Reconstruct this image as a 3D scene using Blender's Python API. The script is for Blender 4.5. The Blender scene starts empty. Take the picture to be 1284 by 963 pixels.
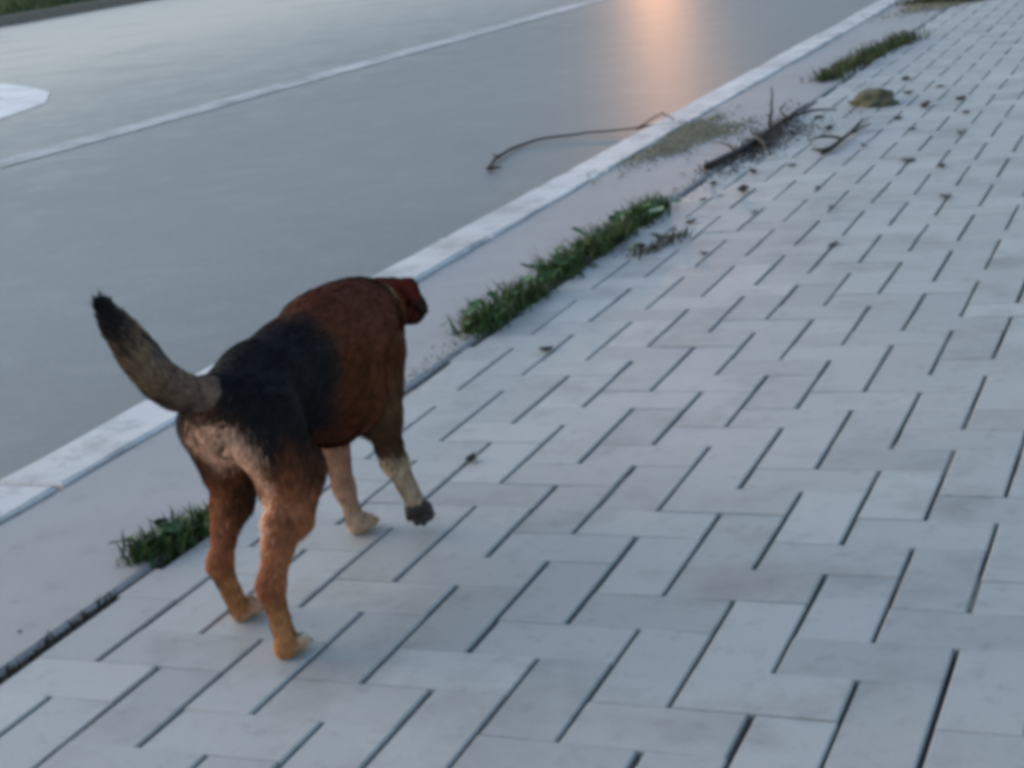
import bpy, bmesh, math, random
import numpy as np
from mathutils import Matrix, Vector

random.seed(7)
RNG = np.random.default_rng(11)
scene = bpy.context.scene
COL = scene.collection

# ------------------------------------------------------------------ camera
CAM_POS = (0.8896, -1.7529, 0.9124)
CAM_RIGHT = (0.92055, 0.37314, -0.11553)
CAM_DOWN = (0.00179, -0.29980, -0.95400)
CAM_FWD = (-0.39061, 0.87800, -0.27666)
cd = bpy.data.cameras.new("camera")
cam = bpy.data.objects.new("camera", cd)
COL.objects.link(cam)
m = Matrix.Identity(4)
for r in range(3):
    m[r][0] = CAM_RIGHT[r]; m[r][1] = -CAM_DOWN[r]; m[r][2] = -CAM_FWD[r]; m[r][3] = CAM_POS[r]
cam.matrix_world = m
cd.sensor_width = 36.0
cd.lens = 58.88
cd.clip_start = 0.05
cd.clip_end = 2000.0
scene.camera = cam

# ------------------------------------------------------------------ sky, sun, exposure
SUN_AZ = math.radians(-94.0)     # measured from +Y towards +X: across the road, to the left
SUN_EL = math.radians(14.0)
world = bpy.data.worlds.new("World")
scene.world = world
world.use_nodes = True
wn = world.node_tree.nodes; wl = world.node_tree.links
wn.clear()
sky = wn.new("ShaderNodeTexSky"); sky.sky_type = 'NISHITA'; sky.sun_disc = False
sky.sun_elevation = SUN_EL; sky.sun_rotation = SUN_AZ
sky.altitude = 50; sky.air_density = 1.0; sky.dust_density = 1.0; sky.ozone_density = 1.0
bg = wn.new("ShaderNodeBackground"); bg.inputs["Strength"].default_value = 0.12
wo = wn.new("ShaderNodeOutputWorld")
wl.new(sky.outputs[0], bg.inputs[0]); wl.new(bg.outputs[0], wo.inputs[0])

sd = bpy.data.lights.new("sun", 'SUN')
sd.energy = 0.6; sd.angle = math.radians(70); sd.color = (1.0, 0.93, 0.86)
sun = bpy.data.objects.new("sun", sd); COL.objects.link(sun)
sdir = Vector((math.sin(SUN_AZ) * math.cos(SUN_EL + .12), math.cos(SUN_AZ) * math.cos(SUN_EL + .12), math.sin(SUN_EL + .12)))
sun.rotation_euler = sdir.to_track_quat('Z', 'Y').to_euler()

scene.view_settings.view_transform = 'Standard'
scene.view_settings.look = 'None'
scene.view_settings.gamma = 1.0
scene.view_settings.use_curve_mapping = False
scene.view_settings.exposure = 1.5
scene.render.engine = 'CYCLES'
scene.cycles.filter_width = 4.8
scene.cycles.max_bounces = 6

# ------------------------------------------------------------------ helpers
def tag(o, label=None, cat=None, group=None, kind=None):
    if label: o["label"] = label
    if cat: o["category"] = cat
    if group: o["group"] = group
    if kind: o["kind"] = kind
    return o

def link(name, mesh, parent=None, mat=None, loc=None):
    o = bpy.data.objects.new(name, mesh); COL.objects.link(o)
    if mat is not None and mesh is not None and not mesh.materials: mesh.materials.append(mat)
    if parent is not None: o.parent = parent
    if loc is not None: o.location = loc
    return o

def empty(name, loc):
    o = bpy.data.objects.new(name, None); COL.objects.link(o); o.location = loc
    o.empty_display_size = 0.1
    return o

def mesh_of(name, verts, faces, smooth=False):
    me = bpy.data.meshes.new(name)
    me.from_pydata([tuple(v) for v in verts], [], [tuple(f) for f in faces])
    me.update()
    me.polygons.foreach_set("use_smooth", [smooth] * len(me.polygons))
    return me

def mesh_np(name, V, F, smooth=False):
    """V (n,3), F (m,k) arrays of equal-sided faces."""
    V = np.asarray(V, np.float32); F = np.asarray(F, np.int32)
    me = bpy.data.meshes.new(name)
    me.vertices.add(len(V)); me.vertices.foreach_set("co", V.ravel())
    k = F.shape[1]
    me.loops.add(F.size); me.loops.foreach_set("vertex_index", F.ravel())
    me.polygons.add(len(F))
    me.polygons.foreach_set("loop_start", np.arange(0, F.size, k, dtype=np.int32))
    me.polygons.foreach_set("loop_total", np.full(len(F), k, dtype=np.int32))
    me.update(calc_edges=True); me.validate()
    me.polygons.foreach_set("use_smooth", np.full(len(F), smooth, dtype=bool))
    return me

def set_color(me, C, name="tint"):
    at = me.attributes.new(name, 'FLOAT_COLOR', 'POINT')
    C = np.asarray(C, np.float32)
    if C.shape[1] == 3: C = np.c_[C, np.ones(len(C), np.float32)]
    at.data.foreach_set("color", C.astype(np.float32).ravel())

def set_float(me, A, name="tone"):
    at = me.attributes.new(name, 'FLOAT', 'POINT')
    at.data.foreach_set("value", np.asarray(A, np.float32))

class Mat:
    def __init__(s, name, rough=0.7, spec=0.5):
        s.m = bpy.data.materials.new(name); s.m.use_nodes = True
        s.n = s.m.node_tree.nodes; s.l = s.m.node_tree.links
        s.b = s.n["Principled BSDF"]
        s.b.inputs["Roughness"].default_value = rough
        s.b.inputs["Specular IOR Level"].default_value = spec
        g = s.n.new("ShaderNodeNewGeometry"); s.pos = g.outputs["Position"]
    def noise(s, scale, detail=4, rough=.6, vec=None, stretch=None, offset=(0, 0, 0)):
        t = s.n.new("ShaderNodeTexNoise"); t.inputs["Scale"].default_value = scale
        t.inputs["Detail"].default_value = detail; t.inputs["Roughness"].default_value = rough
        v = vec or s.pos
        mp = s.n.new("ShaderNodeMapping"); s.l.new(v, mp.inputs[0])
        mp.inputs["Scale"].default_value = stretch or (1, 1, 1); mp.inputs["Location"].default_value = offset
        s.l.new(mp.outputs[0], t.inputs["Vector"])
        return t.outputs["Fac"]
    def ramp(s, fac, stops):
        r = s.n.new("ShaderNodeValToRGB"); e = r.color_ramp.elements
        while len(e) < len(stops): e.new(0.5)
        for k, (p, c) in enumerate(stops):
            e[k].position = p
            e[k].color = (c, c, c, 1) if isinstance(c, (int, float)) else (*c, 1)
        s.l.new(fac, r.inputs[0]); return r.outputs[0]
    def mix(s, a, b, fac, mode='MIX'):
        x = s.n.new("ShaderNodeMix"); x.data_type = 'RGBA'; x.blend_type = mode
        for sock, val in ((x.inputs["A"], a), (x.inputs["B"], b), (x.inputs["Factor"], fac)): pass
        def put(sock, val):
            if hasattr(val, "is_output"): s.l.new(val, sock)
            elif isinstance(val, (int, float)): sock.default_value = val
            else: sock.default_value = (*val, 1)
        put(x.inputs[0], fac); put(x.inputs[6], a); put(x.inputs[7], b)
        return x.outputs[2]
    def math(s, op, a, b=0.0, clamp=False):
        x = s.n.new("ShaderNodeMath"); x.operation = op; x.use_clamp = clamp
        for k, v in enumerate((a, b)):
            if hasattr(v, "is_output"): s.l.new(v, x.inputs[k])
            else: x.inputs[k].default_value = v
        return x.outputs[0]
    def attr(s, name, out="Color"):
        a = s.n.new("ShaderNodeAttribute"); a.attribute_name = name; return a.outputs[out]
    def axis(s, k):
        x = s.n.new("ShaderNodeSeparateXYZ"); s.l.new(s.pos, x.inputs[0]); return x.outputs[k]
    def color(s, c):
        if hasattr(c, "is_output"): s.l.new(c, s.b.inputs["Base Color"])
        else: s.b.inputs["Base Color"].default_value = (*c, 1)
        return s
    def rough(s, r):
        s.l.new(r, s.b.inputs["Roughness"]); return s
    def bump(s, h, strength=.4, dist=.003):
        b = s.n.new("ShaderNodeBump"); b.inputs["Strength"].default_value = strength
        b.inputs["Distance"].default_value = dist
        s.l.new(h, b.inputs["Height"]); s.l.new(b.outputs[0], s.b.inputs["Normal"]); return s

def smooth(a, b, x):
    t = np.clip((x - a) / (b - a), 0, 1); return t * t * (3 - 2 * t)

# ------------------------------------------------------------------ materials of the setting
M = {}
k = Mat("asphalt", .48, .5)
big = k.noise(.35, 4, .6, stretch=(1, .35, 1)); fine = k.noise(160, 2, .6); mid = k.noise(4, 5, .65)
base = k.mix((.094, .092, .092), (.134, .131, .129), k.ramp(big, [(.3, 0.), (.7, 1.)]))
base = k.mix(base, (.20, .194, .187), k.math('MULTIPLY', k.ramp(mid, [(.50, 0.), (.72, 1.)]), .45))
base = k.mix(base, (.06, .06, .063), k.math('MULTIPLY', k.ramp(fine, [(.55, 0.), (.75, 1.)]), .45))
dust = k.math('MULTIPLY', k.ramp(k.math('ADD', k.math('MULTIPLY', k.axis(0), -.1), k.math('MULTIPLY', mid, .35)), [(.75, 0.), (1.25, 1.)]), .8)
dustf = k.math('ADD', k.math('MULTIPLY', k.axis(0), -.1), k.math('MULTIPLY', mid, .4))
dustf = k.math('MULTIPLY', k.math('SUBTRACT', dustf, .62), 1.6, True)
base = k.mix(base, (.48, .41, .33), k.math('MULTIPLY', dustf, .9))
speck = k.noise(55, 4, .75)
base = k.mix(base, (.055, .055, .058), k.math('MULTIPLY', k.ramp(speck, [(.50, 0.), (.72, 1.)]), .40))
base = k.mix(base, (.26, .255, .25), k.math('MULTIPLY', k.ramp(speck, [(.30, 1.), (.44, 0.)]), .30))
patch = k.noise(.9, 3, .5, offset=(5, 2, 0))
base = k.mix(base, (.075, .075, .078), k.math('MULTIPLY', k.ramp(patch, [(.58, 0.), (.64, 1.)]), .22))
k.color(base).bump(k.math('ADD', fine, speck), .35, .0015)
M['asphalt'] = k.m

k = Mat("paver_concrete", .6, .5)
tone = k.attr("tone", "Fac")
n1 = k.noise(1.1, 5, .65); n2 = k.noise(28, 4, .7); n3 = k.noise(330, 2, .6); n4 = k.noise(5, 4, .7, offset=(3, 1, 0))
base = k.mix((.275, .275, .268), (.375, .372, .36), tone)
base = k.mix(base, (.15, .145, .135), k.math('MULTIPLY', k.ramp(n4, [(.50, 0.), (.74, 1.)]), .6))
base = k.mix(base, (.42, .41, .385), k.math('MULTIPLY', k.ramp(n1, [(.45, 0.), (.7, 1.)]), .35))
base = k.mix(base, (.12, .12, .118), k.math('MULTIPLY', k.ramp(n2, [(.55, 0.), (.8, 1.)]), .5))
base = k.mix(base, (.08, .08, .08), k.math('MULTIPLY', k.ramp(n3, [(.6, 0.), (.75, 1.)]), .35))
k.color(base).rough(k.ramp(n1, [(.3, .48), (.7, .68)])).bump(k.math('ADD', n3, k.math('MULTIPLY', n2, .8)), .45, .0018)
M['paver'] = k.m

k = Mat("joint_sand", .95, .2)
n1 = k.noise(6, 5, .7); n2 = k.noise(240, 2)
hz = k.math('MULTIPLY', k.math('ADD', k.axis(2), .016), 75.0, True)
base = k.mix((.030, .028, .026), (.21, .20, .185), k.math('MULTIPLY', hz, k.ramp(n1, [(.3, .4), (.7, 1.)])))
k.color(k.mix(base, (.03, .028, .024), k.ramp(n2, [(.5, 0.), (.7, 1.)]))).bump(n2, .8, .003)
M['sand'] = k.m

k = Mat("strip_concrete", .62, .5)
n1 = k.noise(1.6, 5, .65); n2 = k.noise(14, 5, .7); n3 = k.noise(260, 2)
base = k.mix((.23, .222, .222), (.32, .31, .31), n1)
base = k.mix(base, (.14, .135, .13), k.math('MULTIPLY', k.ramp(n2, [(.54, 0.), (.78, 1.)]), .55))
base = k.mix(base, (.1, .1, .1), k.math('MULTIPLY', k.ramp(n3, [(.58, 0.), (.75, 1.)]), .3))
k.color(base).bump(k.math('ADD', n3, n2), .5, .002)
M['strip'] = k.m

def paint_mat(name, white, under, cover, scale=9):
    k = Mat(name, .6, .45)
    n1 = k.noise(scale, 6, .72); n2 = k.noise(120, 3, .7); n3 = k.noise(1.3, 3)
    w = k.mix(white, tuple(c * .72 for c in white), k.ramp(n3, [(.35, 0.), (.7, 1.)]))
    f = k.ramp(k.math('ADD', n1, k.math('MULTIPLY', n2, .3)), [(cover, 0.), (cover + .16, 1.)])
    k.color(k.mix(w, under, f)).bump(k.math('ADD', n2, n1), .4, .002)
    return k.m
M['kerb'] = paint_mat("kerb_whitewash", (.58, .56, .555), (.29, .28, .275), .64, 6)
M['line'] = paint_mat("road_paint", (.46, .455, .455), (.20, .195, .195), .62, 5)
M['line_bright'] = paint_mat("road_paint_fresh", (.74, .73, .72), (.3, .29, .28), .66, 4)

k = Mat("soil", .95, .2)
n1 = k.noise(12, 6, .7); n2 = k.noise(180, 2)
k.color(k.mix((.075, .068, .045), (.20, .185, .14), n1)).bump(k.math('ADD', n1, n2), .8, .006)
M['soil'] = k.m
k = Mat("far_kerb", .8, .3)
k.color(k.mix((.10, .085, .07), (.19, .17, .15), k.noise(5, 5))).bump(k.noise(60), .5, .004)
M['far_kerb'] = k.m

def tint_mat(name, rough=.6, spec=.3, transl=0.0, sheen=0.0, vary=.35, nscale=60):
    k = Mat(name, rough, spec)
    t = k.attr("tint"); n = k.noise(nscale, 3)
    c = k.mix(t, k.mix(t, (.0, .0, .0), vary), n)
    k.color(c)
    if transl:
        k.b.inputs["Transmission Weight"].default_value = 0.0
        k.b.inputs["Subsurface Weight"].default_value = 0.0
    if sheen:
        k.b.inputs["Sheen Weight"].default_value = sheen
    return k.m
M['leafy'] = tint_mat("plant_blades", .6, .18)
M['fur'] = tint_mat("dog_fur", .7, .08, vary=.25)
M['skin'] = tint_mat("dog_coat", .8, .08, vary=.25, nscale=150)

def plain(name, col, rough=.6, spec=.4, noise_scale=40, dark=.55, bumpd=.002):
    k = Mat(name, rough, spec)
    n = k.noise(noise_scale, 5, .65)
    k.color(k.mix(tuple(c * dark for c in col), col, n)).bump(n, .5, bumpd)
    return k.m
M['twig'] = plain("dead_wood", (.040, .033, .031), .85, .2, 90)
M['dryleaf'] = plain("dry_leaf", (.055, .042, .036), .7, .25, 60)
M['paleleaf'] = plain("pale_leaf", (.30, .34, .20), .6, .3, 60)
M['stone'] = plain("field_stone", (.115, .115, .075), .9, .15, 22, .35, .01)
M['collar'] = plain("collar_cord", (.26, .21, .07), .7, .3, 200)
M['pad'] = plain("paw_pad", (.03, .026, .026), .6, .4, 200)
M['nose'] = plain("wet_nose", (.014, .012, .012), .25, .6, 200)
M['eye'] = plain("dark_eye", (.02, .012, .008), .1, .7, 100)
M['claw'] = plain("claw_horn", (.09, .07, .055), .4, .5, 200)
M['metal'] = plain("painted_steel", (.10, .11, .11), .45, .5, 30, .8)

# ------------------------------------------------------------------ setting: ground, road
def sheet(x0, x1, y0, y1, z, nx=1, ny=1):
    xs = np.linspace(x0, x1, nx + 1); ys = np.linspace(y0, y1, ny + 1)
    V = [(x, y, z) for y in ys for x in xs]
    F = [(j * (nx + 1) + i, j * (nx + 1) + i + 1, (j + 1) * (nx + 1) + i + 1, (j + 1) * (nx + 1) + i) for j in range(ny) for i in range(nx)]
    return V, F

KX0, KX1 = -1.171, -1.018          # kerb, road side and walk side
EDGE = -0.612                      # where the pavers begin
ROADZ = -0.10
FARX = -17.0
g = link("ground", mesh_of("ground", *sheet(-900, 900, -300, 1500, -0.30)), mat=M['soil']); tag(g, kind="structure")
road = link("road", mesh_of("road", *sheet(FARX, KX0 + .01, -60, 400, ROADZ)), mat=M['asphalt']); tag(road, kind="structure")

def lane_strip(x0, y0, x1, y1, w, n=60):
    V = []; F = []
    for i in range(n + 1):
        t = i / n; x = x0 + (x1 - x0) * t; y = y0 + (y1 - y0) * t
        j = .008 * math.sin(i * 1.7) + random.uniform(-.006, .006)
        V += [(x - w / 2 + j, y, ROADZ + .004), (x + w / 2 + random.uniform(-.006, .006), y, ROADZ + .004)]
        if i: F.append((2 * i - 2, 2 * i - 1, 2 * i + 1, 2 * i))
    return mesh_of("lane_line", V, F)
o = link("lane_line", lane_strip(-5.36, -3, -4.05, 24, .26, 160), road, M['line'])
P = [(-7.42, 8.9), (-6.86, 8.12), (-6.62, 7.35), (-6.45, 6.5), (-9.2, 6.9), (-9.6, 9.1), (-8.75, 10.0), (-8.1, 9.5)]
o = link("painted_patch", mesh_of("painted_patch", [(x, y, ROADZ + .004) for x, y in P][::-1], [tuple(range(len(P)))]), road, M['line_bright'])

# ------------------------------------------------------------------ bevelled block (kerb stones, slabs, pavers)
def block(lx, ly, h, ch, name, rag=0.0, seg=1):
    """Top at z=0, chamfer ch; long faces may be split (seg) and roughened (rag)."""
    bm = bmesh.new()
    bmesh.ops.create_cube(bm, size=1.0)
    for v in bm.verts:
        v.co.x *= lx; v.co.y *= ly; v.co.z = -h if v.co.z < 0 else 0.0
    if seg > 1:
        es = [e for e in bm.edges if abs((e.verts[0].co - e.verts[1].co).y) > ly * .9]
        bmesh.ops.subdivide_edges(bm, edges=es, cuts=seg - 1, use_grid_fill=True)
    top = [e for e in bm.edges if all(abs(v.co.z) < 1e-6 for v in e.verts) and len(e.link_faces) == 2 and any(f.normal.z < .5 for f in e.link_faces)]
    if seg == 1:
        top = [e for e in bm.edges if all(abs(v.co.z) < 1e-6 for v in e.verts)]
    bmesh.ops.bevel(bm, geom=top, offset=ch, segments=1, profile=.5, affect='EDGES')
    if rag:
        for v in bm.verts:
            if v.co.z > -h * .9:
                v.co.x += random.uniform(-rag, rag); v.co.y += random.uniform(-rag, rag) * .6; v.co.z += random.uniform(-rag, rag) * .5
    bot = [f for f in bm.faces if f.normal.z < -.9]
    bmesh.ops.delete(bm, geom=bot, context='FACES_ONLY')
    me = bpy.data.meshes.new(name); bm.to_mesh(me); bm.free()
    me.polygons.foreach_set("use_smooth", [False] * len(me.polygons))
    return me

# near kerb: one stone after another
kerb = empty("kerb", (KX0, 4.5, 0)); tag(kerb, kind="structure")
kw = KX1 - KX0 - .006
kmeshes = [block(kw, .985, .30, .006, "kerb_stone", .003, 9) for _ in range(5)]
for i, yk in enumerate(np.arange(-5.0, 30.0, 1.0)):
    y = 4.52 + yk + .5
    o = link("kerb_stone", kmeshes[i % 5], kerb, M['kerb'])
    dx = random.uniform(-.004, .004)
    o.location = (KX0 + kw / 2 + dx - kerb.location.x, y - kerb.location.y, .006 + random.uniform(-.003, .003))
    o.rotation_euler = (random.uniform(-.003, .003), random.uniform(-.008, .008), random.uniform(-.004, .004))
    if abs(y - 4.02) < .1: o.scale = (1, .955, 1); o.location.y -= .02
# continuous haunch under the stones so that no gap shows daylight
o = link("kerb_base", mesh_of("kerb_base", *sheet(KX0 + .012, EDGE + .05, -40, 120, -.045)), kerb, M['sand'], (-KX0, -4.5, 0))

# smooth concrete strip between kerb and pavers: slabs cast end to end
strip = empty("concrete_strip", (-.82, 4, 0)); tag(strip, kind="structure")
sx0, sx1 = KX1 + .004, EDGE - .011
smeshes = [block(sx1 - sx0, 2.494, .2, .007, "strip_slab", .0022, 22) for _ in range(4)]
for i in range(16):
    y = -5.0 + 2.5 * i
    o = link("strip_slab", smeshes[i % 4], strip, M['strip'])
    o.location = ((sx0 + sx1) / 2 - strip.location.x, y - strip.location.y, random.uniform(-.003, .002))

# ------------------------------------------------------------------ paved walk, herringbone, unit 0.1 m
xs_ = np.unique(np.r_[np.arange(EDGE - .03, 1.6, .03), np.linspace(1.6, 6, 8)]); ys_ = np.unique(np.r_[np.linspace(-14, -1, 8), np.arange(-1, 11, .03), np.linspace(11, 60, 20)])
XX, YY = np.meshgrid(xs_, ys_)
hs = sum(np.sin(XX * a + YY * b + c) for a, b, c in ((9, 4, 0), (-6, 11, 2), (17, -9, 1), (3.1, 2.2, 4), (23, 19, 3), (-31, 14, 5))) / 6
ZZ = -.017 + .0145 * smooth(-.12, .36, hs)
ZZ[XX < EDGE + .01] = -.014
nx_ = len(xs_); ii = (np.arange(len(ys_) - 1)[:, None] * nx_ + np.arange(nx_ - 1)[None]).ravel()
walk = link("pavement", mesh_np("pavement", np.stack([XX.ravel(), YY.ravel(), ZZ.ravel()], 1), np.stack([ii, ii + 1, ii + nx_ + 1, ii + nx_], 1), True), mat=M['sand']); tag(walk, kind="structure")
U = 0.1
GX, GY = .0068, .0008             # joint along the walk is wider than the cross joint
CH = .0022

def project(x, y, z=0.0):
    d = Vector((x, y, z)) - Vector(CAM_POS)
    a, b, c = d.dot(Vector(CAM_RIGHT)), d.dot(Vector(CAM_DOWN)), d.dot(Vector(CAM_FWD))
    if c < .1: return None
    return (642 + 2100 * a / c, 481.5 + 2100 * b / c, c)

bricks = []
for i in range(-8, 46):
    for j in range(-34, 150):
        dlt = (j - i) % 4
        if dlt == 0: u0, u1, v0, v1 = i, i + 2, j, j + 1
        elif dlt == 1: u0, u1, v0, v1 = i, i + 1, j, j + 2
        else: continue
        u0c = max(u0, EDGE / U)
        if u1 - u0c < .18: continue
        bricks.append((u0c, u1, v0, v1, u0c != u0))
scored = []
for idx, (u0, u1, v0, v1, cut) in enumerate(bricks):
    p = project((u0 + u1) / 2 * U, (v0 + v1) / 2 * U)
    s = 0
    if p and -30 < p[0] < 1314 and -30 < p[1] < 993:
        s = (u1 - u0) * (v1 - v0) / p[2] ** 3
    scored.append((s, idx))
chosen = set(i for s, i in sorted(scored, reverse=True)[:300] if s > 0)

def brick_arrays(lx, ly, h=.04, ch=CH):
    a, b = lx / 2, ly / 2
    cy = .0001
    V = [(-a, -b, -h), (a, -b, -h), (a, b, -h), (-a, b, -h),
         (-a, -b, -ch), (a, -b, -ch), (a, b, -ch), (-a, b, -ch),
         (-a + ch, -b + cy, 0), (a - ch, -b + cy, 0), (a - ch, b - cy, 0), (-a + ch, b - cy, 0)]
    F = [(8, 9, 10, 11)]
    for q in range(4):
        r = (q + 1) % 4
        F += [(4 + q, 4 + r, 8 + r, 8 + q), (q, r, 4 + r, 4 + q)]
    return np.array(V), np.array(F)

protos = {}
def proto(lx, ly, tone):
    key = (round(lx, 4), round(ly, 4), tone)
    if key not in protos:
        V, F = brick_arrays(lx, ly)
        me = mesh_np("paver", V, F); set_float(me, np.full(len(V), tone / 8.0)); me.materials.append(M['paver'])
        protos[key] = me
    return protos[key]

sv, sf, st = [], [], []; base_i = 0
for idx, (u0, u1, v0, v1, cut) in enumerate(bricks):
    lx = (u1 - u0) * U - GX; ly = (v1 - v0) * U - GY
    x = (u0 + u1) / 2 * U + random.gauss(0, .0008); y = (v0 + v1) / 2 * U + random.gauss(0, .0008)
    z = random.gauss(0, .0004)
    rx, ry, rz = random.gauss(0, .0025), random.gauss(0, .005), random.gauss(0, .002)
    tone = int(min(8, max(0, random.gauss(4, 1.9))))
    if idx in chosen:
        o = link("paver", proto(lx, ly, tone), walk)
        o.location = (x, y, z); o.rotation_euler = (rx, ry, rz)
    else:
        V, F = brick_arrays(lx, ly)
        Rm = np.array(Matrix.Rotation(rz, 3, 'Z') @ Matrix.Rotation(ry, 3, 'Y') @ Matrix.Rotation(rx, 3, 'X'))
        sv.append(V @ Rm.T + (x, y, z)); sf.append(F + base_i); st.append(np.full(len(V), tone / 8.0)); base_i += len(V)
me = mesh_np("paver_field", np.concatenate(sv), np.concatenate(sf)); set_float(me, np.concatenate(st))
o = link("paver_field", me, walk, M['paver']); tag(o, kind="stuff")

# ------------------------------------------------------------------ far side of the road
fk = empty("far_kerb", (FARX - .1, 24, 0)); tag(fk, kind="structure")
fmesh = [block(.2, 1.98, .4, .02, "kerb_stone", .006, 6) for _ in range(3)]
for i in range(40):
    o = link("kerb_stone", fmesh[i % 3], fk, M['far_kerb'])
    o.location = (random.uniform(-.01, .01), -14 + i * 2.0, .06 + random.uniform(-.01, .01))
fv = link("far_verge", mesh_of("far_verge", *sheet(-80, FARX - .2, -40, 300, .02)), mat=M['soil']); tag(fv, kind="structure")

def blades(n, xf, yf, z, hmin, hmax, wmin, wmax, cols, lean=.5, dens=None):
    x = xf(n); y = yf(n)
    a = RNG.uniform(0, 2 * np.pi, n); h = RNG.uniform(hmin, hmax, n); w = RNG.uniform(wmin, wmax, n)
    d = RNG.uniform(0, 2 * np.pi, n); l = RNG.uniform(0.1, lean, n) * h
    bx, by = np.cos(a) * w / 2, np.sin(a) * w / 2
    mx, my = x + np.cos(d) * l * .35, y + np.sin(d) * l * .35
    tx, ty = x + np.cos(d) * l, y + np.sin(d) * l
    V = np.stack([np.stack([x - bx, y - by, np.full(n, z)], 1), np.stack([x + bx, y + by, np.full(n, z)], 1),
                  np.stack([mx + bx * .8, my + by * .8, z + h * .6], 1), np.stack([mx - bx * .8, my - by * .8, z + h * .6], 1),
                  np.stack([tx, ty, z + h], 1)], 1)
    q = np.arange(n)[:, None] * 5
    F = np.concatenate([q + np.array([0, 1, 2]), q + np.array([0, 2, 3]), q + np.array([3, 2, 4])])
    c = np.asarray(cols)[RNG.integers(0, len(cols), n)] * RNG.uniform(.6, 1.3, (n, 1))
    return V.reshape(-1, 3), F, np.repeat(c, 5, 0)

GREENS = [(.045, .085, .028), (.06, .10, .035), (.035, .07, .022), (.09, .11, .04)]
V, F, C = blades(26000, lambda n: FARX - .22 - np.abs(RNG.normal(0, 4.5, n)), lambda n: RNG.uniform(14, 46, n), .02, .06, .3, .01, .03, GREENS)
me = mesh_np("verge_grass", V, F); set_color(me, C)
o = link("verge_grass", me, mat=M['leafy']); tag(o, "dark green grass along the far side of the road", "grass", kind="stuff")

# lamp standing on the far verge; its lit orange head mirrors in the road
lx_, ly_ = -18.1, 58.0
lamp = empty("street_lamp", (lx_, ly_, .02)); tag(lamp, "grey lamp post with lit orange lantern on the far verge", "street lamp")
def tube(pts, radii, n=8, cap=True):
    V = []; F = []
    pts = [Vector(p) for p in pts]
    for i, p in enumerate(pts):
        t = (pts[min(i + 1, len(pts) - 1)] - pts[max(i - 1, 0)]).normalized()
        a = t.orthogonal().normalized() if i == 0 else (a - t * a.dot(t)).normalized()
        b = t.cross(a)
        for q in range(n):
            ang = 2 * math.pi * q / n
            V.append(p + (a * math.cos(ang) + b * math.sin(ang)) * radii[i])
    for i in range(len(pts) - 1):
        for q in range(n):
            r = (q + 1) % n
            F.append((i * n + q, i * n + r, (i + 1) * n + r, (i + 1) * n + q))
    if cap:
        F.append(tuple(range(n - 1, -1, -1))); F.append(tuple((len(pts) - 1) * n + q for q in range(n)))
    return V, F
link("post", mesh_of("post", *tube([(0, 0, 0), (0, 0, .25), (0, 0, .3), (0, 0, 3.3)], [.09, .09, .05, .035]), True), lamp, M['metal'])
link("base_plate", block(.3, .3, .04, .006, "base_plate"), lamp, M['metal'], (0, 0, .045))
link("hood", mesh_of("hood", *tube([(0, 0, 3.72), (0, 0, 3.76), (0, 0, 3.86)], [.24, .2, .03], 16), True), lamp, M['metal'])
ek = Mat("lantern_glass", .4); ek.color((1, .75, .5)); ek.b.inputs["Emission Color"].default_value = (1, .47, .20, 1); ek.b.inputs["Emission Strength"].default_value = 1050
M['lantern'] = ek.m
link("lantern", mesh_of("lantern", *tube([(0, 0, 3.3), (0, 0, 3.34), (0, 0, 3.6), (0, 0, 3.72)], [.08, .12, .18, .19], 16), True), lamp, M['lantern'])

# ------------------------------------------------------------------ the dog
def rcone(P, a, b, ra, rb):
    a = np.asarray(a, np.float32); b = np.asarray(b, np.float32)
    ba = b - a; L2 = float(ba @ ba)
    t = np.clip(((P - a) @ ba) / L2, 0, 1)
    d = np.linalg.norm(P - a - t[..., None] * ba, axis=-1)
    return d - (ra + (rb - ra) * t)
def ell(P, c, r):
    q = (P - np.asarray(c, np.float32)) / np.asarray(r, np.float32)
    k0 = np.linalg.norm(q, axis=-1); k1 = np.linalg.norm(q / np.asarray(r, np.float32), axis=-1) + 1e-9
    return k0 * (k0 - 1) / k1
def smin(a, b, k):
    h = np.clip(.5 + .5 * (b - a) / k, 0, 1)
    return b + (a - b) * h - k * h * (1 - h)

TK = [(-.302, .030, .336, .022), (-.305, -.008, .347, .0240), (-.308, -.053, .362, .0235), (-.310, -.096, .389, .0240), (-.311, -.131, .427, .0228), (-.311, -.162, .471, .0188), (-.311, -.188, .510, .0080)]
TAIL, TAILR = [], []
for i in range(1, len(TK) - 1):              # smooth curve through the tail's joints
    p = [np.array(TK[max(0, min(len(TK) - 1, i + q))]) for q in (-1, 0, 1, 2)]
    for t in np.arange(0, 1, .25) if i < len(TK) - 2 else np.linspace(0, 1, 5):
        v = .5 * (2 * p[1] + (p[2] - p[0]) * t + (2 * p[0] - 5 * p[1] + 4 * p[2] - p[3]) * t ** 2 + (3 * p[1] - p[0] - 3 * p[2] + p[3]) * t ** 3)
        TAIL.append(tuple(v[:3])); TAILR.append(float(v[3]) * .86)
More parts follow.
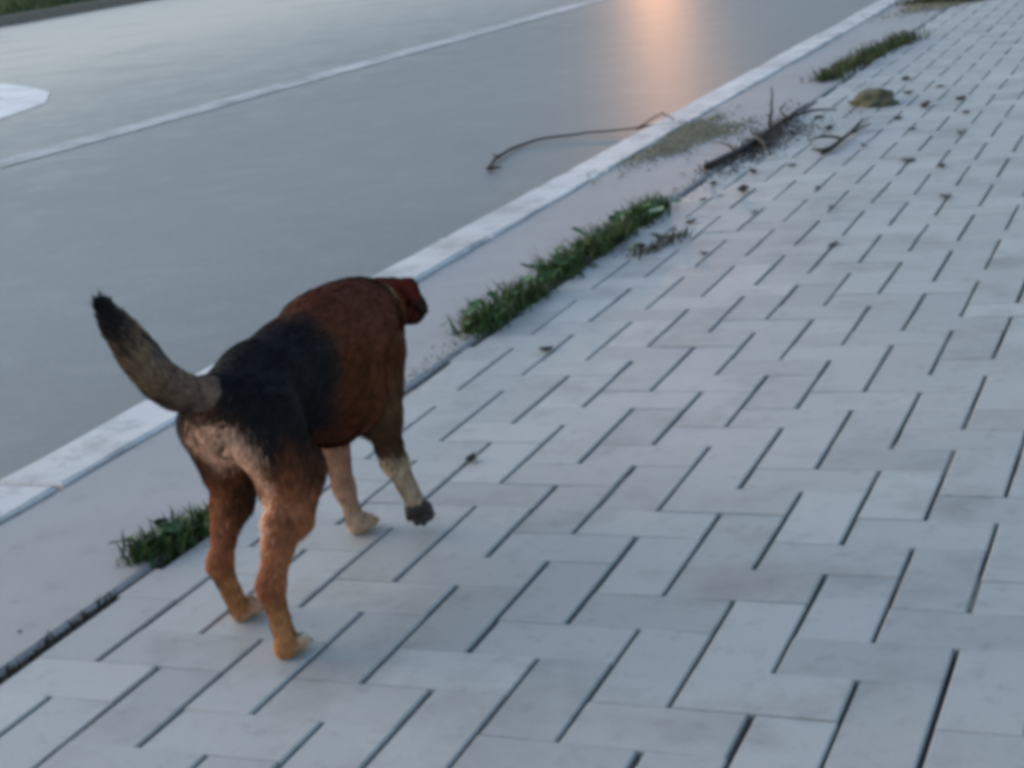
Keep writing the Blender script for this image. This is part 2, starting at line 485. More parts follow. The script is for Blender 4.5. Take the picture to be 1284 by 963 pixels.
# (name, smoothing, list of (a, b, ra, rb)); flow = direction of the hair
SPINE = [((-.302, .015, .322), (-.302, .10, .326), .050, .051), ((-.302, .10, .326), (-.300, .19, .327), .051, .056),
         ((-.300, .19, .327), (-.297, .27, .326), .056, .064), ((-.297, .27, .326), (-.294, .345, .324), .064, .060)]
CHEST = [((-.300, .15, .285), (-.296, .26, .258), .042, .058), ((-.296, .26, .258), (-.293, .345, .258), .058, .050),
         ((-.294, .295, .352), (-.294, .36, .345), .046, .044)]
NECK = [((-.294, .345, .340), (-.295, .405, .338), .050, .042), ((-.295, .405, .338), (-.296, .455, .335), .042, .037)]
HEAD = [((-.296, .462, .345), (-.296, .492, .341), .036, .034), ((-.296, .505, .332), (-.296, .565, .312), .026, .0195),
        ((-.296, .505, .320), (-.296, .556, .301), .019, .013)]
HIND_R = [((-.264, .030, .295), (-.250, .050, .225), .050, .042), ((-.250, .054, .222), (-.241, .028, .172), .041, .029),
          ((-.242, .004, .168), (-.237, -.056, .104), .023, .0125), ((-.237, -.056, .106), (-.235, -.045, .028), .0135, .0125)]
HIND_L = [((-.340, .035, .295), (-.352, .075, .225), .046, .038), ((-.352, .082, .222), (-.357, .072, .172), .036, .026),
          ((-.358, .060, .168), (-.358, .014, .098), .021, .0120), ((-.358, .014, .099), (-.360, .042, .026), .0130, .0120)]
FORE_R = [((-.258, .345, .300), (-.250, .322, .215), .040, .029), ((-.250, .320, .215), (-.245, .336, .132), .025, .0140),
          ((-.245, .336, .132), (-.247, .380, .062), .0140, .0125)]
FORE_L = [((-.335, .355, .290), (-.343, .335, .200), .040, .027), ((-.343, .333, .200), (-.350, .357, .082), .023, .0130),
          ((-.350, .357, .082), (-.344, .366, .026), .0130, .0125)]

def paw(cx, cy, cz, fwd, up):
    """toes of one paw: list of cones. fwd/up unit vectors of the foot."""
    f = Vector(fwd).normalized(); u = Vector(up).normalized(); s = f.cross(u)
    c = Vector((cx, cy, cz)); out = [(c - f * .004 - u * .003, c + f * .014 - u * .002, .0140, .0135)]
    for kx, ln in ((-.0165, .019), (-.0058, .027), (.0058, .027), (.0165, .019)):
        a = c + s * kx * .8 + f * .006; b = c + s * kx + f * ln - u * .003
        out.append((a, b, .0082, .0074))
    return out
PAWS = {'hr': paw(-.235, -.045, .0175, (.05, 1, 0), (0, 0, 1)), 'hl': paw(-.360, .052, .0175, (-.02, 1, 0), (0, 0, 1)),
        'fl': paw(-.343, .372, .0175, (.03, 1, 0), (0, 0, 1)), 'fr': paw(-.247, .392, .045, (.02, .35, -.94), (0, .94, .35))}

PAWF = {'hr': (-.235, -.045, .0175, .05, 1, 0, 0, 0, 1), 'hl': (-.360, .052, .0175, -.02, 1, 0, 0, 0, 1), 'fl': (-.343, .372, .0175, .03, 1, 0, 0, 0, 1)}
PAWF = {k_: (np.array(v_[:3]), np.array(v_[3:6]) / np.linalg.norm(v_[3:6]), np.array(v_[6:])) for k_, v_ in PAWF.items()}
groups = []   # name, list of (a,b,ra,rb), k inside, k to body, flow
groups.append(('torso', SPINE + CHEST, .045, .03, (0, -1, -.25)))
groups.append(('neck', NECK, .03, .045, (0, -1, -.2)))
groups.append(('head', HEAD, .022, .025, (0, -1, .1)))
groups.append(('hr', HIND_R, .020, .035, (0, -.35, -1)))
groups.append(('hl', HIND_L, .020, .035, (0, -.35, -1)))
groups.append(('fr', FORE_R, .018, .035, (0, -.3, -1)))
groups.append(('fl', FORE_L, .018, .035, (0, -.3, -1)))
groups.append(('tail', [(TAIL[i], TAIL[i + 1], TAILR[i], TAILR[i + 1]) for i in range(len(TAIL) - 1)], .004, .018, None))
for kname in PAWS: groups.append(('paw_' + kname, PAWS[kname], .003, .008, (0, .2, -1)))
EARS = [((-.272, .458, .371), (-.249, .464, .367), (-.235, .476, .328)), ((-.320, .458, .371), (-.343, .464, .367), (-.357, .476, .328))]

def dog_sdf(P):
    tot = None; best = None; which = None
    for gi, (nm, prims, kin, kout, fl) in enumerate(groups):
        d = None
        for a, b, ra, rb in prims:
            e = rcone(P, a, b, ra, rb)
            d = e if d is None else smin(d, e, kin)
        if nm == 'torso':                       # flatten the sides a little, tuck the belly
            d = d + .004 * np.exp(-((P[..., 2] - .30) / .06) ** 2)
        if tot is None: tot = d; best = d.copy(); which = np.zeros(d.shape, np.int8)
        else:
            tot = smin(tot, d, kout)
            w = d < best; which[w] = gi; best = np.minimum(best, d)
    for tri in EARS:
        a, b, c = [np.asarray(t, np.float32) for t in tri]
        e = smin(rcone(P, a, b, .010, .0125), rcone(P, b, c, .0125, .0065), .006)
        tot = smin(tot, e, .005); w = e < best; which[w] = 2; best = np.minimum(best, e)
    # eye sockets
    for sx in (-1, 1):
        tot = np.maximum(tot, -(np.linalg.norm(P - np.array((-.296 + sx * .0255, .516, .350), np.float32), axis=-1) - .006))
    return tot, which

def surface_nets(F, origin, h):
    nx, ny, nz = F.shape
    cs = np.zeros((nx - 1, ny - 1, nz - 1, 3), np.float32); cn = np.zeros((nx - 1, ny - 1, nz - 1), np.int32)
    corner = [(i, j, k) for i in (0, 1) for j in (0, 1) for k in (0, 1)]
    def sub(c): return F[c[0]:c[0] + nx - 1, c[1]:c[1] + ny - 1, c[2]:c[2] + nz - 1]
    for a in corner:
        for ax in range(3):
            if a[ax]: continue
            b = list(a); b[ax] = 1
            fa, fb = sub(a), sub(tuple(b)); cr = (fa < 0) != (fb < 0)
            t = np.where(cr, fa / np.where(cr, fa - fb, 1), 0)
            for q in range(3):
                val = a[q] + (t if q == ax else 0)
                cs[..., q] += np.where(cr, val, 0)
            cn += cr
    act = cn > 0
    idx = np.full(act.shape, -1, np.int32); idx[act] = np.arange(act.sum())
    ijk = np.argwhere(act)
    V = (ijk + cs[act] / cn[act][:, None]) * h + origin
    quads = []
    for ax in range(3):
        o1, o2 = [(1, 2), (2, 0), (0, 1)][ax]
        sl0 = [slice(1, -1)] * 3; sl1 = [slice(1, -1)] * 3
        sl0[ax] = slice(0, -1); sl1[ax] = slice(1, None)
        f0 = F[tuple(sl0)] < 0; f1 = F[tuple(sl1)] < 0
        for inside, flip in ((f0 & ~f1, False), (~f0 & f1, True)):
            e = np.argwhere(inside)
            e[:, o1] += 1; e[:, o2] += 1
            def cell(d1, d2):
                c = e.copy(); c[:, o1] -= d1; c[:, o2] -= d2
                return idx[c[:, 0], c[:, 1], c[:, 2]]
            qd = np.stack([cell(1, 1), cell(0, 1), cell(0, 0), cell(1, 0)], 1)
            quads.append(qd[:, ::-1] if flip else qd)
    return V, np.concatenate(quads)

h = .0036
lo = np.array((-.42, -.25, -.012), np.float32); hi = np.array((-.17, .65, .575), np.float32)
n = np.ceil((hi - lo) / h).astype(int) + 1
gx, gy, gz = [lo[q] + np.arange(n[q], dtype=np.float32) * h for q in range(3)]
Fv = np.empty(n, np.float32)
for i0 in range(0, n[1], 40):
    P = np.stack(np.meshgrid(gx, gy[i0:i0 + 40], gz, indexing='ij'), -1)
    Fv[:, i0:i0 + 40, :] = dog_sdf(P)[0]
DV, DF = surface_nets(Fv, lo, h)
_, DW = dog_sdf(DV.astype(np.float32))
DV[:, 2] = np.maximum(DV[:, 2], .0005)
gnames = [gname[0] for gname in groups]

def dog_color(P, W):
    x, y, z = P[:, 0], P[:, 1], P[:, 2]
    nm = np.array(gnames)[W]
    C = np.tile(np.array((.12, .040, .020)), (len(P), 1))
    def mixin(col, f):
        nonlocal C
        C = C * (1 - f[:, None]) + np.array(col) * f[:, None]
    wob = .012 * np.sin(x * 90 + z * 60) + .01 * np.sin(y * 75 + x * 40)
    # flank and ribs: dark brown
    mixin((.085, .025, .010), smooth(.12, .22, y + wob) * (z > .15))
    # neck, withers: reddish brown
    mixin((.120, .036, .020), smooth(.22, .31, y + wob) * smooth(.30, .36, z + wob))
    mixin((.085, .040, .018), smooth(.32, .38, y) * smooth(.30, .24, z + wob))
    # black saddle over rump and loin, running down the upper flank
    low = .262 - .015 * smooth(.0, .06, y) - .035 * smooth(.05, .18, y)
    sad = smooth(-.045, -.02, y) * smooth(.235, .165, y + wob) * smooth(low - .012, low + .03, z + wob)
    mixin((.011, .011, .013), sad)
    # hind legs
    hind = np.isin(nm, ('hr', 'hl', 'paw_hr', 'paw_hl'))
    f = hind * smooth(.25, .19, z + wob)
    mixin((.27, .092, .042), f)
    mixin((.070, .026, .013), hind * smooth(.02, .07, y) * smooth(.31, .25, z))
    # pale breeches behind, each side of the dark line under the tail
    but = smooth(.034, .004, y + wob * .6) * smooth(.325, .300, z + wob * .5) * smooth(.12, .18, z) * smooth(.058, .038, np.abs(x + .300)) * ~np.isin(nm, ('tail',))
    mixin((.74, .43, .30), but)
    cx = np.abs(x + .303 + .1 * (z - .3))
    mixin((.045, .032, .03), but * smooth(.010, .003, cx) * smooth(.20, .24, z))
    mixin((.03, .024, .024), smooth(.011, .006, np.hypot(x + .303, z - .322)) * (y < .02))
    lowleg = hind * smooth(.115, .06, z)
    mixin((.42, .185, .080), lowleg)
    mixin((.62, .55, .46), (nm == 'paw_hr') * smooth(-.050, -.022, y))
    mixin((.48, .26, .16), (nm == 'paw_hl') * 1.0)
    # left hind is the dark inner side
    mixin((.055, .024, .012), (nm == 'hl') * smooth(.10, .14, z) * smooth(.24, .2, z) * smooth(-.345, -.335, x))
    # fore legs
    fr = np.isin(nm, ('fr', 'paw_fr')); fl = np.isin(nm, ('fl', 'paw_fl'))
    mixin((.085, .042, .020), fr * smooth(.30, .25, z))
    mixin((.52, .38, .27), fr * smooth(.158, .135, z))
    mixin((.06, .05, .05), (nm == 'paw_fr') * 1.0)
    mixin((.44, .24, .16), fl * smooth(.22, .16, z))
    mixin((.52, .34, .24), fl * smooth(.09, .03, z))
    # belly
    mixin((.17, .06, .035), smooth(.215, .19, z) * (nm == 'torso'))
    # tail
    ta = nm == 'tail'
    s = -y
    mixin((.15, .095, .072), ta * 1.0)
    mixin((.21, .135, .078), ta * smooth(.095, .125, s + wob * .5) * smooth(.170, .150, s))
    mixin((.09, .07, .065), ta * smooth(.395, .43, z) * smooth(-.15, -.135, y) )
    mixin((.012, .012, .013), ta * smooth(.150, .180, s + wob * .4))
    # head
    hd = nm == 'head'
    mixin((.13, .024, .015), hd * 1.0)
    mixin((.020, .016, .016), hd * smooth(.530, .55, y))
    mixin((.035, .022, .018), hd * smooth(.038, .05, np.abs(x + .296)) * smooth(.356, .338, z))
    for kp, (c0, f0, u0) in PAWF.items():  # crease shade between the toes, painted into the coat colour as dark stripes
        d = P - c0; ff = d @ f0; ss = np.abs(d @ np.cross(f0, u0))
        gap = np.minimum(np.abs(ss - .0112), ss)
        mixin((.05, .035, .025), (nm == 'paw_' + kp) * smooth(.0030, .0012, gap) * smooth(.010, .016, ff) * .8)
    return np.clip(C, .004, 1)

DOG_BASE = Vector((-.297, .2, 0))
dog = empty("dog", DOG_BASE)
tag(dog, "black and tan dog walking away with its tail raised and right forepaw lifted", "dog")
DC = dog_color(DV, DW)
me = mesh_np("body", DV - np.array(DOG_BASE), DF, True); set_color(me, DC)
body = link("body", me, dog, M['skin'])

# short coat: tapered hairs laid along the body
vn = np.empty(len(me.vertices) * 3, np.float32); me.vertices.foreach_get("normal", vn); vn = vn.reshape(-1, 3)
NH = 170000
fa = DF[:, [0, 1, 2]]
ar = np.linalg.norm(np.cross(DV[DF[:, 2]] - DV[DF[:, 0]], DV[DF[:, 3]] - DV[DF[:, 1]]), axis=1)
fi = RNG.choice(len(DF), NH, p=ar / ar.sum())
wts = RNG.dirichlet((1, 1, 1, 1), NH)
root = np.einsum('ij,ijk->ik', wts, DV[DF[fi]]); nrm = np.einsum('ij,ijk->ik', wts, vn[DF[fi]])
nrm /= np.linalg.norm(nrm, axis=1, keepdims=True) + 1e-9
hw = DW[DF[fi, 0]]; hc = dog_color(root + RNG.normal(0, .007, (NH, 3)), hw)
flow = np.zeros((NH, 3)); length = np.full(NH, .013); lift = np.full(NH, .30)
for gi, (nm, prims, kin, kout, fl) in enumerate(groups):
    s = hw == gi
    if nm == 'tail':
        T = np.array(TAIL); dirs = T[1:] - T[:-1]; mids = (T[1:] + T[:-1]) / 2
        near = np.argmin(np.linalg.norm(root[s][:, None] - mids[None], axis=2), axis=1)
        flow[s] = dirs[near] / np.linalg.norm(dirs[near], axis=1, keepdims=True)
        length[s] = .022; lift[s] = .33
    else:
        flow[s] = np.array(fl) / np.linalg.norm(fl)
        if nm.startswith('paw'): length[s] = .0065
        elif nm == 'head': length[s] = .0075; lift[s] = .2
        elif nm == 'neck': length[s] = .018; lift[s] = .38
        elif nm == 'torso': length[s] = .016
        else:
            zz = root[s][:, 2]; length[s] = .009 + .010 * smooth(.08, .2, zz)
cell = np.floor(root / np.array((.011, .016, .011))).astype(np.int64)
key = (cell[:, 0] * 73856093) ^ (cell[:, 1] * 19349663) ^ (cell[:, 2] * 83492791)
tuft = np.random.default_rng(5).uniform(-1, 1, (4096, 4))[key % 4096]
flow += RNG.normal(0, .14, (NH, 3)) + tuft[:, :3] * .22
lift = lift * (1 + .35 * tuft[:, 3]); hc = hc * (1 + .22 * tuft[:, 3:4])
tang = flow - nrm * np.sum(flow * nrm, axis=1, keepdims=True)
tang /= np.linalg.norm(tang, axis=1, keepdims=True) + 1e-6
ln = length * RNG.uniform(.6, 1.25, NH)
d1 = tang * np.cos(lift)[:, None] + nrm * np.sin(lift)[:, None]
d2 = tang * .985 + nrm * .10; d2[:, 2] -= .05
side = np.cross(d1, nrm); side /= np.linalg.norm(side, axis=1, keepdims=True) + 1e-6
wd = (.0011 * RNG.uniform(.7, 1.3, NH))[:, None]
p0 = root - nrm * .001; p1 = root + d1 * (ln * .5)[:, None]; p2 = p1 + d2 * (ln * .5)[:, None]
HV = np.stack([p0 - side * wd, p0 + side * wd, p1 + side * wd * .75, p1 - side * wd * .75, p2], 1).reshape(-1, 3)
HV[:, 2] = np.maximum(HV[:, 2], .001)
q = np.arange(NH)[:, None] * 5
HF = np.concatenate([q + np.array([0, 1, 2]), q + np.array([0, 2, 3]), q + np.array([3, 2, 4])])
hcol = hc * RNG.uniform(.70, 1.30, (NH, 1))
me = mesh_np("fur", HV - np.array(DOG_BASE), HF, True)
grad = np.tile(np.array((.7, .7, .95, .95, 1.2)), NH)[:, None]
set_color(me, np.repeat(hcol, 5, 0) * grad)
hn = np.repeat(nrm + tang * .15 + RNG.normal(0, .12, (NH, 3)), 5, 0); hn /= np.linalg.norm(hn, axis=1, keepdims=True)
me.normals_split_custom_set_from_vertices(hn.tolist())
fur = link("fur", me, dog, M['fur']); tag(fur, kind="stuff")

def blob(c, r, name, nseg=10, squash=None):
    bm = bmesh.new(); bmesh.ops.create_uvsphere(bm, u_segments=nseg, v_segments=max(6, nseg // 2 + 1), radius=1)
    for v in bm.verts:
        v.co = Vector((v.co.x * r[0], v.co.y * r[1], v.co.z * r[2]))
    me = bpy.data.meshes.new(name); bm.to_mesh(me); bm.free()
    me.polygons.foreach_set("use_smooth", [True] * len(me.polygons))
    return me
link("nose", blob(None, (.0125, .008, .0095), "nose"), dog, M['nose'], Vector((-.296, .5835, .3145)) - DOG_BASE)
for sx in (-1, 1):
    link("eye", blob(None, (.0065, .0065, .0065), "eye"), dog, M['eye'], Vector((-.296 + sx * .023, .514, .3485)) - DOG_BASE)
# pads under the lifted fore paw
f_ = Vector((.02, .35, -.94)).normalized(); u_ = Vector((0, .94, .35)).normalized(); s_ = f_.cross(u_)
c_ = Vector((-.247, .392, .045))
rotp = Matrix((s_, f_, u_)).transposed().to_euler()
for kx, ln_, rr in ((0, -.002, (.012, .010, .005)), (-.0155, .020, (.0062, .008, .004)), (-.0055, .029, (.0062, .008, .004)), (.0055, .029, (.0062, .008, .004)), (.0155, .020, (.0062, .008, .004))):
    o = link("paw_pad", blob(None, rr, "paw_pad"), dog, M['pad'], c_ + s_ * kx + f_ * ln_ - u_ * (.016 if kx == 0 else .0115) - DOG_BASE)
    o.rotation_euler = rotp
# claws of the three standing feet
for key, (cx, cy, fx) in {'hr': (-.235, -.045, .05), 'hl': (-.360, .052, -.02), 'fl': (-.343, .372, .03)}.items():
    for kx, ln_ in ((-.0165, .019), (-.0058, .027), (.0058, .027), (.0165, .019)):
        a = Vector((cx + kx + fx * ln_, cy + ln_ + .006, .013)); b = a + Vector((0, .009, -.002)); c2 = b + Vector((0, .004, -.006))
        link("claw", mesh_of("claw", *tube([a, b, c2], [.0024, .0019, .0005], 5), True), dog, M['claw'], -DOG_BASE)
# collar: cord round the neck
pts = []
cc = Vector((-.2955, .420, .338)); ax = Vector((0, .95, -.3)).normalized(); e1 = Vector((1, 0, 0)); e2 = ax.cross(e1)
for i in range(29):
    a = 2 * math.pi * i / 28
    pts.append(cc + e1 * math.cos(a) * .0475 + e2 * math.sin(a) * .0475)
link("collar", mesh_of("collar", *tube(pts, [.0045] * 29, 6, False), True), dog, M['collar'], -DOG_BASE)

# ------------------------------------------------------------------ weeds along the edge of the pavers
def clump(name, label, spots, n, hmin, hmax, wmin, wmax, cols, leaves=0, leafcols=None, lean=.9, z=-.01, spread=.03, leafsize=(.02, .05)):
    spots = np.asarray(spots, float)
    seg = np.linalg.norm(np.diff(spots, axis=0), axis=1); cum = np.r_[0, np.cumsum(seg)]
    def pick(n):
        t = RNG.uniform(0, cum[-1], n)
        # tufts: pull towards a handful of centres
        cen = RNG.uniform(0, cum[-1], max(3, int(cum[-1] / .07)))
        near = cen[np.argmin(np.abs(t[:, None] - cen[None]), axis=1)]
        t = near + (t - near) * .6
        return np.stack([np.interp(t, cum, spots[:, 0]), np.interp(t, cum, spots[:, 1])], 1) + RNG.normal(0, spread, (n, 2))
    p = pick(n)
    V, F, C = blades(n, lambda n: p[:, 0], lambda n: p[:, 1], z, hmin, hmax, wmin, wmax, cols, lean)
    if leaves:
        pl = pick(leaves); Vl = []; Fl = []; Cl = []
        for (x, y) in pl:
            a = random.uniform(0, 6.283); L = random.uniform(*leafsize); w = L * random.uniform(.3, .45)
            e = random.uniform(-.1, .7); z0 = random.uniform(.0, hmax * .6)
            d = Vector((math.cos(a) * math.cos(e), math.sin(a) * math.cos(e), math.sin(e))); s = Vector((-math.sin(a), math.cos(a), random.uniform(-.3, .3)))
            r = Vector((x, y, z0)); i0 = len(Vl); up = Vector((0, 0, 1))
            Vl += [r, r + d * L * .35 + s * w, r + d * L * .4 - up * L * .05, r + d * L * .35 - s * w, r + d * L * .75 + s * w * .7 - up * L * .04,
                   r + d * L * .8 - up * L * .1, r + d * L * .75 - s * w * .7 - up * L * .04, r + d * L - up * L * .18]
            Fl += [(i0, i0 + 1, i0 + 2), (i0, i0 + 2, i0 + 3), (i0 + 1, i0 + 4, i0 + 5), (i0 + 1, i0 + 5, i0 + 2), (i0 + 2, i0 + 5, i0 + 6), (i0 + 2, i0 + 6, i0 + 3), (i0 + 4, i0 + 7, i0 + 5), (i0 + 5, i0 + 7, i0 + 6)]
            c = np.asarray(random.choice(leafcols or cols)) * random.uniform(.7, 1.3)
            Cl += [c] * 8
        Fl = np.asarray(Fl) + len(V)
        V = np.concatenate([V, np.asarray([tuple(v) for v in Vl])]); F = np.concatenate([F, Fl]); C = np.concatenate([C, np.asarray(Cl)])
    b = np.array((*spots[len(spots) // 2], 0.0))
    V = V - b; V[:, 2] = np.maximum(V[:, 2], -.02)
    me = mesh_np(name, V, F); set_color(me, C)
    o = link(name, me, mat=M['leafy'], loc=tuple(b)); tag(o, label, "weeds", kind="stuff" if n < 750 else None); return o

DK = [(.038, .082, .022), (.050, .105, .027), (.070, .11, .034), (.060, .068, .026)]
DRY = [(.075, .07, .035), (.05, .055, .028), (.06, .05, .028)]
clump("weed_clump", "long green weed strip along paver edge ahead of the dog", [(-.645, 1.50), (-.64, 1.75), (-.64, 2.1), (-.63, 2.5), (-.63, 2.85)], 2600, .015, .07, .003, .007, DK, 150, [(.05, .11, .035), (.075, .15, .05), (.04, .085, .03)], spread=.024)
clump("weed_clump", "dark green weed tuft beside the dog's left hind leg", [(-.655, .22), (-.64, .30), (-.63, .40)], 800, .012, .05, .003, .006, DK, 40, [(.04, .08, .028)], spread=.022)
clump("weed_clump", "dark grass strip on the paver edge beyond the dead twigs", [(-.70, 5.45), (-.68, 5.9), (-.64, 6.4), (-.56, 7.0)], 1300, .02, .075, .004, .009, DRY + DK, 30, DRY, spread=.035)
clump("weed_clump", "farthest weed tuft cut off by the top of the picture", [(-.86, 9.0), (-.7, 8.95), (-.52, 8.85)], 700, .02, .07, .005, .01, DRY + DK, 20, DRY, spread=.06)
clump("weed_clump", "sparse weeds in the wide joint at the near end of strip", [(-.612, -.25), (-.618, -.05), (-.625, .15)], 160, .006, .02, .002, .004, DRY, spread=.006)
clump("weed_clump", "small weed sprig on the pavers right of the long weed strip", [(-.50, 2.22), (-.44, 2.42), (-.43, 2.48)], 120, .008, .03, .003, .006, DRY, 8, DRY, spread=.014, z=.0)

# ------------------------------------------------------------------ soil, twigs, leaves, stone
def grit(label, c, rx, ry, n, cols, smin_, smax_, core=None):
    """loose grains, thick in the middle and thinning out to nothing"""
    r = np.abs(RNG.normal(0, .5, n)); a = RNG.uniform(0, 2 * np.pi, n)
    wob = 1 + .35 * np.sin(3 * a + 1) + .2 * np.sin(5 * a)
    x = r * np.cos(a) * rx * wob; y = r * np.sin(a) * ry * wob
    sz = RNG.uniform(smin_, smax_, n) * RNG.uniform(.6, 1.2, n)
    T = np.array([(1, 0, 0), (-.6, .8, 0), (-.5, -.8, .1), (.05, .05, .75)])
    rot = RNG.uniform(0, 2 * np.pi, n); cs, sn = np.cos(rot)[:, None], np.sin(rot)[:, None]
    V = np.stack([(T[:, 0] * cs - T[:, 1] * sn) * sz[:, None] + x[:, None], (T[:, 0] * sn + T[:, 1] * cs) * sz[:, None] + y[:, None], T[:, 2] * sz[:, None] + np.zeros((n, 1))], 2)
    q = np.arange(n)[:, None] * 4
    F = np.concatenate([q + np.array(t) for t in ((0, 1, 3), (1, 2, 3), (2, 0, 3))])
    C = np.asarray(cols)[RNG.integers(0, len(cols), n)] * RNG.uniform(.6, 1.25, (n, 1))
    me = mesh_np("loose_soil", V.reshape(-1, 3), F); set_color(me, np.repeat(C, 4, 0))
    o = link("loose_soil", me, mat=M['leafy'], loc=c); tag(o, label, "soil", kind="stuff"); return o
OLIVE = [(.20, .19, .13), (.26, .24, .17), (.15, .14, .10)]
DARKSOIL = [(.06, .05, .042), (.09, .078, .065), (.045, .04, .036)]
grit("olive sandy soil spilled over the strip beside the kerb joint", (-.92, 4.15, .003), .14, .50, 9000, OLIVE, .003, .008)
grit("dark crumbs of soil and bark around the dead twigs", (-.58, 3.95, .002), .14, .75, 2600, DARKSOIL, .003, .008)
grit("pale soil around the farthest weed tuft", (-.70, 8.9, .003), .3, .5, 5000, OLIVE, .005, .012)
grit("dark soil crumbs at the foot of the long weed strip", (-.62, 2.2, .002), .05, .95, 2600, DARKSOIL, .002, .005)
grit("dark soil crumbs in the wide joint near the hind legs", (-.622, .1, -.008), .018, .55, 1800, DARKSOIL, .002, .005)

def branch(name, label, main, mr, sides, z=.012):
    root_ = Vector((main[0][0], main[0][1], 0))
    o0 = empty(name, root_); tag(o0, label, "twig")
    def poly(pts, r0, r1, zz=None):
        P = []
        for i, p in enumerate(pts):
            v = Vector((p[0], p[1], p[2] if len(p) > 2 else z)); P.append(v - root_)
        Q = []
        for i in range(len(P) - 1):
            for t in (0, .33, .66):
                v = P[i].lerp(P[i + 1], t)
                if i or t: v += Vector((random.uniform(-.006, .006), random.uniform(-.006, .006), random.uniform(-.002, .004)))
                Q.append(v)
        Q.append(P[-1])
        R = [r0 + (r1 - r0) * i / (len(Q) - 1) * random.uniform(.9, 1.1) for i in range(len(Q))]
        return tube(Q, R, 6)
    link("stem", mesh_of("stem", *poly(main, mr, mr * .35), True), o0, M['twig'])
    for s, r in sides:
        link("side_shoot", mesh_of("side_shoot", *poly(s, r, r * .4), True), o0, M['twig'])
    return o0
branch("dead_twig", "dead branching twig with a thick dark end on paver edge", [(-.645, 3.43), (-.607, 3.67), (-.604, 3.93), (-.609, 4.29), (-.60, 4.70)], .012,
       [([(-.609, 4.15, .015), (-.64, 4.32, .05), (-.66, 4.42, .13)], .007), ([(-.604, 3.95, .015), (-.54, 3.80, .02), (-.475, 3.60, .015)], .010),
        ([(-.609, 4.3, .015), (-.52, 4.45, .03), (-.44, 4.5, .02)], .006), ([(-.607, 3.7, .015), (-.70, 3.85, .02), (-.76, 3.95, .012)], .005), ([(-.605, 4.4), (-.68, 4.6, .02), (-.70, 4.8, .015)], .006)], .014)
branch("dead_twig", "short forked twig lying between the branching twig and stone", [(-.305, 3.61), (-.286, 3.82), (-.299, 4.28)], .010,
       [([(-.286, 3.84), (-.36, 3.9, .015), (-.40, 3.86, .012)], .007), ([(-.29, 3.95), (-.24, 4.1, .02)], .005), ([(-.305, 3.63), (-.35, 3.66, .015)], .009)], .013)
branch("dead_twig", "long thin twig lying on the road up to the kerb", [(-1.765, 4.23, ROADZ + .012), (-1.83, 4.46, ROADZ + .012), (-1.855, 4.78, ROADZ + .01), (-1.80, 4.94, ROADZ + .01), (-1.616, 5.01, ROADZ + .012), (-1.40, 5.02, ROADZ + .02), (-1.2, 4.75, .015), (-1.08, 4.52, .016)], .007,
       [([(-1.765, 4.25, ROADZ + .012), (-1.70, 4.22, ROADZ + .015)], .008), ([(-1.83, 4.5, ROADZ + .01), (-1.90, 4.6, ROADZ + .012)], .006), ([(-1.4, 5.0, ROADZ + .02), (-1.33, 5.12, ROADZ + .015)], .006)], .012)

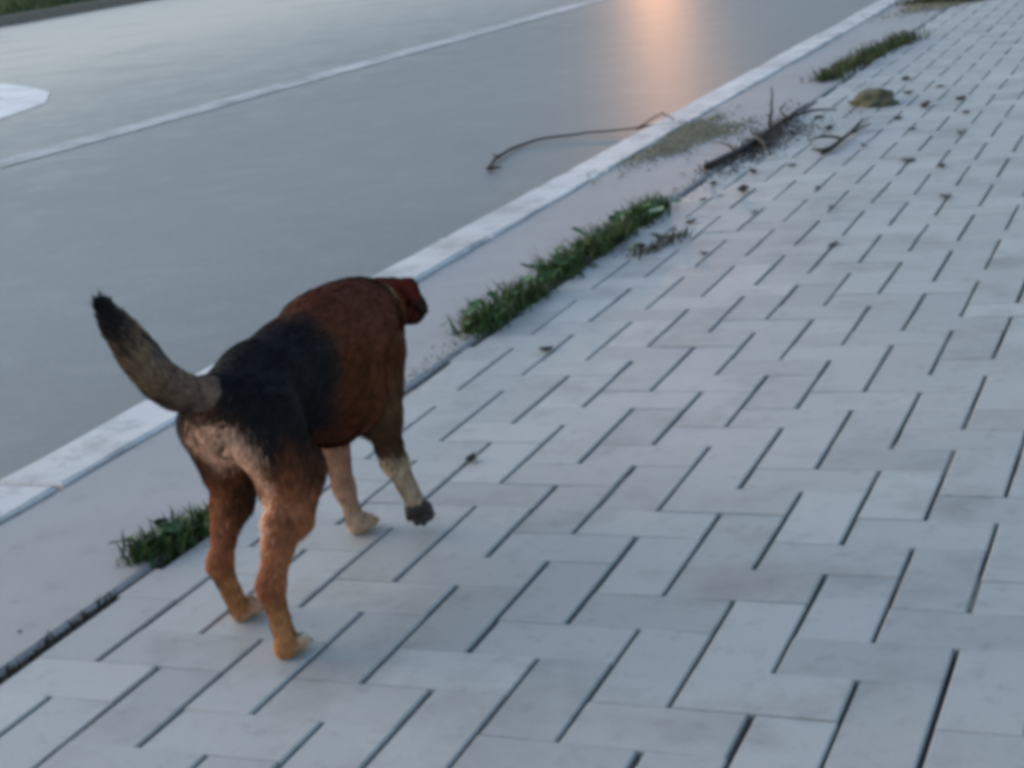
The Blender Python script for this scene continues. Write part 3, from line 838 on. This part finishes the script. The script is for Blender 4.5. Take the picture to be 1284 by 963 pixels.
def leaf_mesh(L, curl):
    V = []; F = []; n = 7
    for i in range(n):
        t = i / (n - 1); w = L * .33 * math.sin(math.pi * min(1, .04 + t * .96)) ** .8 * (1 - .25 * t) + .0005
        zc = curl * L * (t - .5) ** 2 * 1.6
        for s, kz in ((-1, .35), (0, 0), (1, .3)):
            V.append((s * w, (t - .5) * L, .002 + zc * .6 + abs(s) * curl * w * .5 * (1 + kz) + random.uniform(0, .002)))
    for i in range(n - 1):
        for s in range(2):
            a = i * 3 + s; F.append((a, a + 1, a + 4, a + 3))
    b = len(V)
    V += [(-.001, -.5 * L, .004), (.001, -.5 * L, .004), (.0, -.72 * L, .008)]; F.append((b, b + 1, b + 2))
    return mesh_of("dry_leaf", V, F, True)
lmeshes = [leaf_mesh(1.0, c) for c in (.25, .45, .7, .9)]
LEAVES = [((-.002, 3.433), .075), ((-.013, 4.692), .07), ((-.122, 4.563), .075), ((-.42, 3.043), .07), ((-.312, 2.741), .04), ((-.329, 5.379), .07), ((-.398, 4.161), .06),
          ((-.312, 2.224), .035), ((0.0, 2.297), .045), ((.194, 2.835), .05), ((-.413, 1.37), .045), ((-.294, .70), .035), ((-.48, 3.0), .03), ((-.18, 4.3), .05), ((.09, 3.9), .045), ((-.10, 2.75), .03), ((-.52, 2.95), .035), ((-.2, 3.05), .03), ((-.25, 4.95), .06), ((-.47, 3.35), .05), ((-.5, 4.45), .06), ((-.37, 3.45), .045), ((-.2, 3.75), .04), ((-.43, 4.75), .06), ((-.09, 4.05), .05), ((.05, 4.35), .05), ((-.46, 2.62), .045), ((-.55, 3.18), .05), ((-.15, 5.1), .06), ((-.52, 4.1), .06), ((.12, 3.3), .04)]
for i, ((x, y), L) in enumerate(LEAVES):
    o = link("dry_leaf", lmeshes[i % 4], mat=M['dryleaf'], loc=(x, y, .001))
    o.scale = (L, L, L); o.rotation_euler = (random.uniform(-.15, .15), random.uniform(-.15, .15), random.uniform(-.7, .9))
    lab = {0: "larger dark dry leaf right of the short forked twig", 9: "dry leaf farthest to the right on the pavers", 10: "dry leaf right of the near end of long weed strip",
           11: "dry leaf on the pavers nearest the lifted forepaw", 3: "broad dry leaf just below the thick end of branching twig"}.get(i, "small dark dry leaf scattered on the far pavers about the twigs and stone")
    tag(o, lab, "leaf", "dry leaves strewn over the paving")
for (x, y, L, lab) in ((-.57, 2.66, .06, "pale green leaf lying in the long weed strip"), (-.53, 2.33, .055, "pale narrow leaf beside the long weed strip on the pavers")):
    o = link("fallen_leaf", lmeshes[1].copy(), loc=(x, y, .03 if L > .057 else .002)); o.data.materials.clear(); o.data.materials.append(M['paleleaf'])
    o.scale = (L, L, L); o.rotation_euler = (.1, .1, -.4); tag(o, lab, "leaf")

# stone
bm = bmesh.new(); bmesh.ops.create_icosphere(bm, subdivisions=4, radius=1)
for v in bm.verts:
    p = v.co.copy()
    k_ = 1 + .14 * math.sin(3 * p.x + 2 * p.y + 1) + .10 * math.sin(5 * p.y + 4 * p.z) + .06 * math.sin(9 * p.x - 7 * p.z) + random.uniform(-.02, .02)
    v.co = Vector((p.x * .080 * k_, p.y * .11 * k_, max(-.012, p.z * .046 * k_)))
zmin = min(v.co.z for v in bm.verts)
for v in bm.verts: v.co.z -= zmin + .003
me = bpy.data.meshes.new("stone"); bm.to_mesh(me); bm.free(); me.polygons.foreach_set("use_smooth", [True] * len(me.polygons))
o = link("stone", me, mat=M['stone'], loc=(-.345, 4.72, 0)); o.rotation_euler.z = .5
tag(o, "rounded olive grey stone lying below the dark grass strip", "stone")
